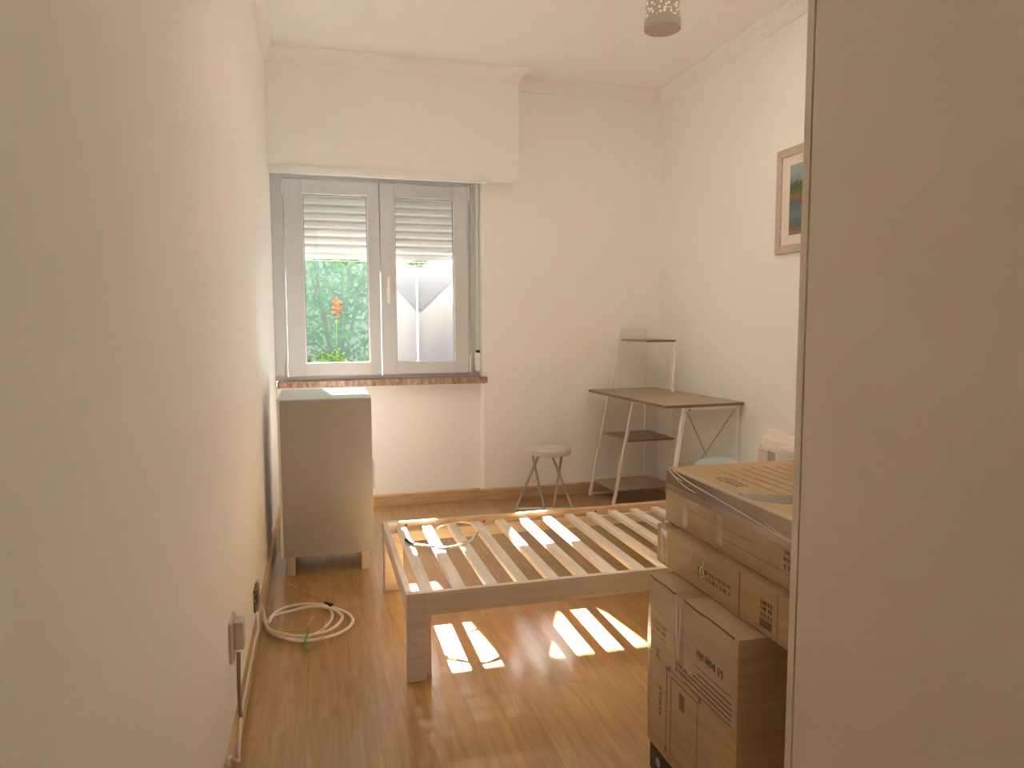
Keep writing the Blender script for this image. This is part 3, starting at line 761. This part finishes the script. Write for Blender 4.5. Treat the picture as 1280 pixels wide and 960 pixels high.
cl = thing('cable_coil', 'loosely coiled white cable on the floor beside the left baseboard', 'cable', (.2, -1.78, 0))
r_ = .0062
MB().tube([(.016, -1.80, .125), (.024, -1.765, .09), (.030, -1.775, .045), (.040, -1.80, .026), (.077, -1.882, .026), (.156, -1.951, .022), (.253, -1.943, .018), (.328, -1.892, .014), (.365, -1.812, .012), (.358, -1.74, .011), (.335, -1.694, .011), (.300, -1.65, .012), (.277, -1.627, .014)], r_).build('outer_loop', CABLE, cl, smooth=True)
MB().tube([(.036, -1.768, .012), (.042, -1.678, .010), (.083, -1.592, .009), (.146, -1.563, .009), (.212, -1.578, .010), (.266, -1.637, .018), (.289, -1.721, .012), (.269, -1.809, .010), (.218, -1.882, .010), (.155, -1.906, .010), (.08, -1.861, .010)], r_, closed=True).build('inner_loop', CABLE, cl, smooth=True)
MB().tube([(.040, -1.76, .022), (.048, -1.72, .022), (.062, -1.690, .024), (.112, -1.655, .020), (.202, -1.632, .022), (.282, -1.68, .024), (.320, -1.748, .024), (.323, -1.802, .024), (.288, -1.881, .026), (.228, -1.925, .028), (.156, -1.936, .034), (.087, -1.888, .034), (.055, -1.845, .030), (.034, -1.79, .034), (.024, -1.765, .060)], r_).build('middle_loop', CABLE, cl, smooth=True)
MB().cyl((.283, -1.640, .020), (.262, -1.592, .016), .011, .007, n=12).build('cable_end', RUBBER, cl, smooth=True)
MB().tube([(.097, -1.27, .004), (.17, -1.393, .006), (.228, -1.49, .006), (.262, -1.590, .016)], .0016, n=6).build('yellow_fibre', FIBER, cl)
MB().tube([(.104, -1.853, .004), (.128, -1.829, .012), (.193, -1.835, .018), (.243, -1.861, .022), (.278, -1.896, .02), (.292, -1.936, .01), (.286, -1.976, .004), (.267, -1.982, .004), (.25, -1.924, .03), (.264, -1.804, .035), (.228, -1.767, .04), (.203, -1.812, .04), (.196, -1.885, .045)], .0016, n=6).build('yellow_fibre', FIBER, cl)
MB().tube([(.197, -1.893, .048), (.196, -1.925, .050), (.190, -1.952, .035), (.181, -1.982, .008), (.195, -1.999, .006), (.205, -1.975, .006)], .0032, n=8).build('green_tie', GREEN, cl, smooth=True)

# ------------------------------------------------------------------ light
wld = bpy.data.worlds.new('sky'); sc.world = wld; wld.use_nodes = True
bg = wld.node_tree.nodes['Background']
bg.inputs['Color'].default_value = (.93, .97, 1.0, 1); bg.inputs['Strength'].default_value = SKY
sd = bpy.data.lights.new('sun', 'SUN'); sd.energy = SUN; sd.angle = R(.53); sd.color = (1, .97, .92)
so = bpy.data.objects.new('sun', sd); COL.objects.link(so)
dirv = V((.125, -1, -.65)).normalized()
so.rotation_euler = dirv.to_track_quat('-Z', 'Y').to_euler(); so.location = (-1, 9, 7)

# ------------------------------------------------------------------ camera
yaw, pitch, roll, F = .2674, -.0866, -.0034, 885.27
cd = bpy.data.cameras.new('camera'); cam = bpy.data.objects.new('camera', cd); COL.objects.link(cam)
fw_ = V((math.sin(yaw)*math.cos(pitch), math.cos(yaw)*math.cos(pitch), math.sin(pitch)))
rt = V((math.cos(yaw), -math.sin(yaw), 0)); up = rt.cross(fw_)
r2 = rt*math.cos(roll)+up*math.sin(roll); u2 = -rt*math.sin(roll)+up*math.cos(roll)
M = Matrix((r2, u2, -fw_)).transposed().to_4x4(); M.translation = (.2583, -4.6263, 1.2041)
cam.matrix_world = M
cd.sensor_fit = 'HORIZONTAL'; cd.sensor_width = 36; cd.lens = F*36/1280
cd.clip_start = .02; cd.clip_end = 100
sc.camera = cam

sc.view_settings.view_transform = 'Standard'; sc.view_settings.look = 'None'
sc.view_settings.exposure = EXPO; sc.view_settings.gamma = 1; sc.view_settings.use_curve_mapping = False
sc.cycles.use_denoising = True
sc.cycles.max_bounces = 14; sc.cycles.diffuse_bounces = 10; sc.cycles.transparent_max_bounces = 12
sc.cycles.sample_clamp_indirect = 60
